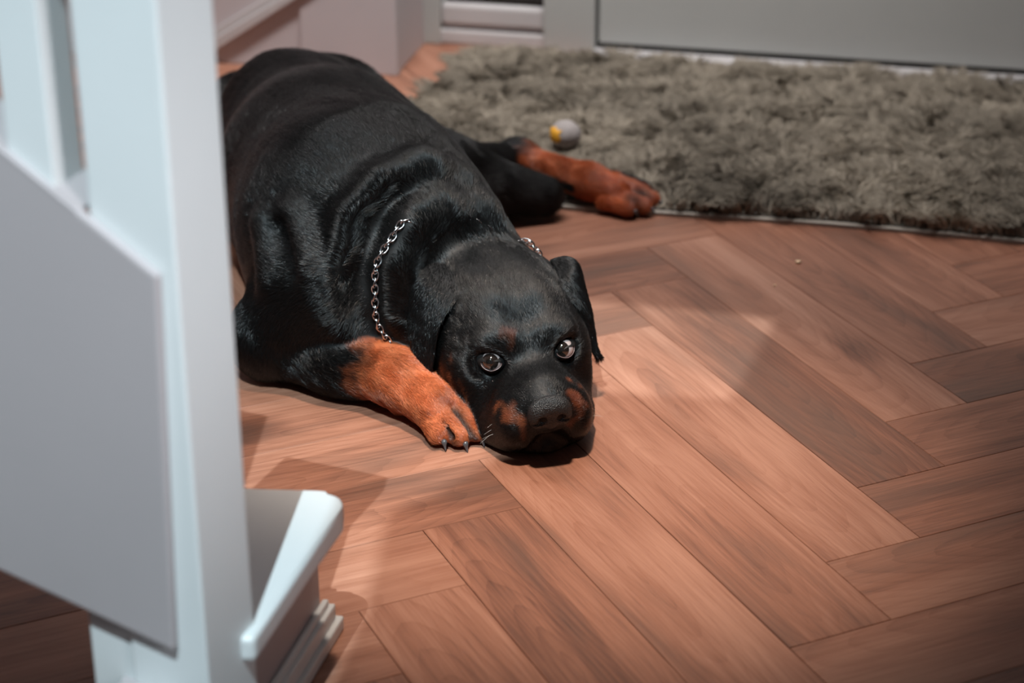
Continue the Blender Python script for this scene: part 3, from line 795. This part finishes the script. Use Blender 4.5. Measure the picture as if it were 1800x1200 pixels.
# ------------------------------------------------------------------ rug
mm = N('rug_pile'); at = mm.n('ShaderNodeAttribute', attribute_name='coat').outputs[0]; mm.set(Base_Color=at, Roughness=.9, Specular_IOR_Level=.15); M_pile = mm.m
mm = N('rug_backing'); mm.set(Base_Color=(.075, .068, .055, 1), Roughness=.95); M_back = mm.m
mm = N('rug_binding'); mm.set(Base_Color=(.34, .31, .27, 1), Roughness=.9); M_bind = mm.m
rb = P(1170, 378); RP = radians(12.8); R1 = np.array([cos(RP), -sin(RP), 0]); R2 = np.array([sin(RP), cos(RP), 0])
bl = P(840, 71, .030); fl_ = P(706, 215, .015)
x0r = np.dot(fl_-rb, R1)-.05; y1r = np.dot(bl-rb, R2)-.01; x1r = 1.35
rug = empty('rug', tuple(rb+R1*.4+R2*.4), 'grey shaggy rug on the floor in front of the white door', 'rug')
xl = lambda y: x0r+(np.dot(bl-rb, R1)-x0r)*(y/y1r)      # left edge slightly skew
def rug_pt(u, y): x = xl(y)+(x1r-xl(y))*u; return rb+R1*x+R2*(y+.012*np.sin(x*5.)*(1-y/y1r))
us, ys = np.linspace(0, 1, 60), np.linspace(0, y1r, 50)
V = [rug_pt(u, y)+UZ*.010 for y in ys for u in us]; F_ = [(j*60+i, j*60+i+1, (j+1)*60+i+1, (j+1)*60+i) for j in range(49) for i in range(59)]
nV = len(V); V += [p-UZ*.009 for p in V]; F_ += [tuple(nV+q for q in f[::-1]) for f in F_]
bd = list(range(60))+[j*60+59 for j in range(1, 50)]+[49*60+i for i in range(58, -1, -1)]+[j*60 for j in range(48, 0, -1)]
F_ += [(bd[i], nV+bd[i], nV+bd[(i+1) % len(bd)], bd[(i+1) % len(bd)]) for i in range(len(bd))]
pydata('backing', V, F_, M_back, rug)
e0 = [rug_pt(u, 0)-R2*.006+UZ*.001 for u in us]; V = []; 
for p in e0: V += [p, p+R2*.016, p+R2*.016+UZ*.010, p+UZ*.005]
F_ = [(i*4+a, (i+1)*4+a, (i+1)*4+(a+1) % 4, i*4+(a+1) % 4) for i in range(59) for a in range(4)]+[(0, 1, 2, 3), (236+3, 236+2, 236+1, 236)]
pydata('edge_binding', V, F_, M_bind, rug)
def rug_pile(n=150000):
    u = RNG.random(n)**1.0; y = RNG.random(n)*y1r; 
    x = xl(y)+(x1r-xl(y))*u; p = rb+R1*x[:, None]+R2*(y+.012*np.sin(x*5.)*(1-y/y1r))[:, None]; p[:, 2] = .009
    keep = np.abs(p[:, 0]) < p[:, 1]*.285+.12; p = p[keep]
    inv = np.ones(len(p), bool)
    dd = np.full(len(p), 9.)                       # pile pressed down under the dog's foot
    for a, b in ((hock, mt), (mt, P(1120, 350, .02)), (kneeA, knee), (hip, kneeA)):
        ab_ = (b-a)[:2]; h = np.clip(((p[:, :2]-a[:2])@ab_)/(ab_@ab_), 0, 1); dd = np.minimum(dd, np.linalg.norm(p[:, :2]-a[:2]-h[:, None]*ab_, axis=1))
    p = p[dd > .03]; dd = dd[dd > .03]; m_ = len(p)
    # tufts: pull strands toward jittered tuft centres
    a1 = vnoise(p, 28, 31)*1.8+vnoise(p, 75, 32)*1.5; a2 = vnoise(p, 33, 33)
    ln = (.030+.008*vnoise(p, 50, 34))*RNG.uniform(.7, 1.2, m_)
    ln *= np.clip((dd-.02)/.06, .25, 1)
    dirx, diry = np.cos(a1*2.2+.5), np.sin(a1*2.2+.5); lean = .75+.35*a2
    cell = .013; tc_ = (np.round(p[:, :2]/cell)+.5*np.sin(np.round(p[:, :2]/cell)[:, ::-1]*12.9898))*cell; pull = (tc_-p[:, :2])*.75
    pts = np.zeros((m_, 5, 3))
    for j in range(5):
        t = j/4; pts[:, j, 0] = p[:, 0]+pull[:, 0]*t+dirx*ln*lean*t*t+RNG.normal(size=m_)*.0016*t; pts[:, j, 1] = p[:, 1]+pull[:, 1]*t+diry*ln*lean*t*t+RNG.normal(size=m_)*.0016*t
        pts[:, j, 2] = p[:, 2]+ln*(t-.35*lean*t*t)
    ct = vnoise(np.c_[tc_, np.zeros(m_)], 200, 35)*.5+vnoise(p, 14, 36)*.6
    col = np.array([.29, .255, .205])*(1+.50*np.clip(ct, -1.3, 1.6))[:, None]*RNG.uniform(.75, 1.3, m_)[:, None]
    o = curves_obj('pile', pts, np.tile(np.array([.0010, .0010, .0009, .0007, .0003]), (m_, 1)), col, M_pile, rug); o['kind'] = 'stuff'
rug_pile()

# ------------------------------------------------------------------ small things
mm = N('toy_felt'); mm.set(Base_Color=(.36, .33, .32, 1), Roughness=.8); M_felt = mm.m
mm = N('toy_yellow'); mm.set(Base_Color=(.85, .42, .03, 1), Roughness=.6); M_yel = mm.m
bp = P(994, 236, .052); ball = empty('ball_toy', (bp[0], bp[1], .03), 'small round grey ball toy with a yellow patch on the rug', 'ball')
bm = bmesh.new(); bmesh.ops.create_icosphere(bm, subdivisions=4, radius=.026)
for v in bm.verts: v.co *= 1+.02*sin(v.co.x*300)*sin(v.co.y*250); v.co.z *= .92
bmesh.ops.translate(bm, verts=bm.verts, vec=Vector(bp)); bm_link('ball', bm, M_felt, ball, True)
bm = bmesh.new(); bmesh.ops.create_icosphere(bm, subdivisions=3, radius=.0275)
dirp = nrm3(np.array([-.72, -.62, .25]))
kill = [v for v in bm.verts if np.dot(nrm3(v.co), dirp) < .78+.06*sin(v.co.z*400)]; bmesh.ops.delete(bm, geom=kill, context='VERTS')
bmesh.ops.solidify(bm, geom=bm.faces[:], thickness=.002)
bmesh.ops.translate(bm, verts=bm.verts, vec=Vector(bp)); bm_link('patch', bm, M_yel, ball, True)
mm = N('crumb'); mm.set(Base_Color=(.85, .62, .4, 1), Roughness=.8); M_crumb = mm.m
for (px, py, r, lab) in ((1403, 460, .0042, 'pale crumb lying on the wooden floor near the rug'), (1362, 501, .0022, 'tiny orange crumb on the floor between the rug and the light patch')):
    p = P(px, py, r*.5); bm = bmesh.new(); bmesh.ops.create_icosphere(bm, subdivisions=2, radius=r)
    for v in bm.verts: v.co.x *= 1+.25*sin(v.co.y*900); v.co.z *= .55
    bmesh.ops.translate(bm, verts=bm.verts, vec=Vector(p)); tag(bm_link('crumb', bm, M_crumb, None, True), lab, 'crumb', 'crumbs on the floor')
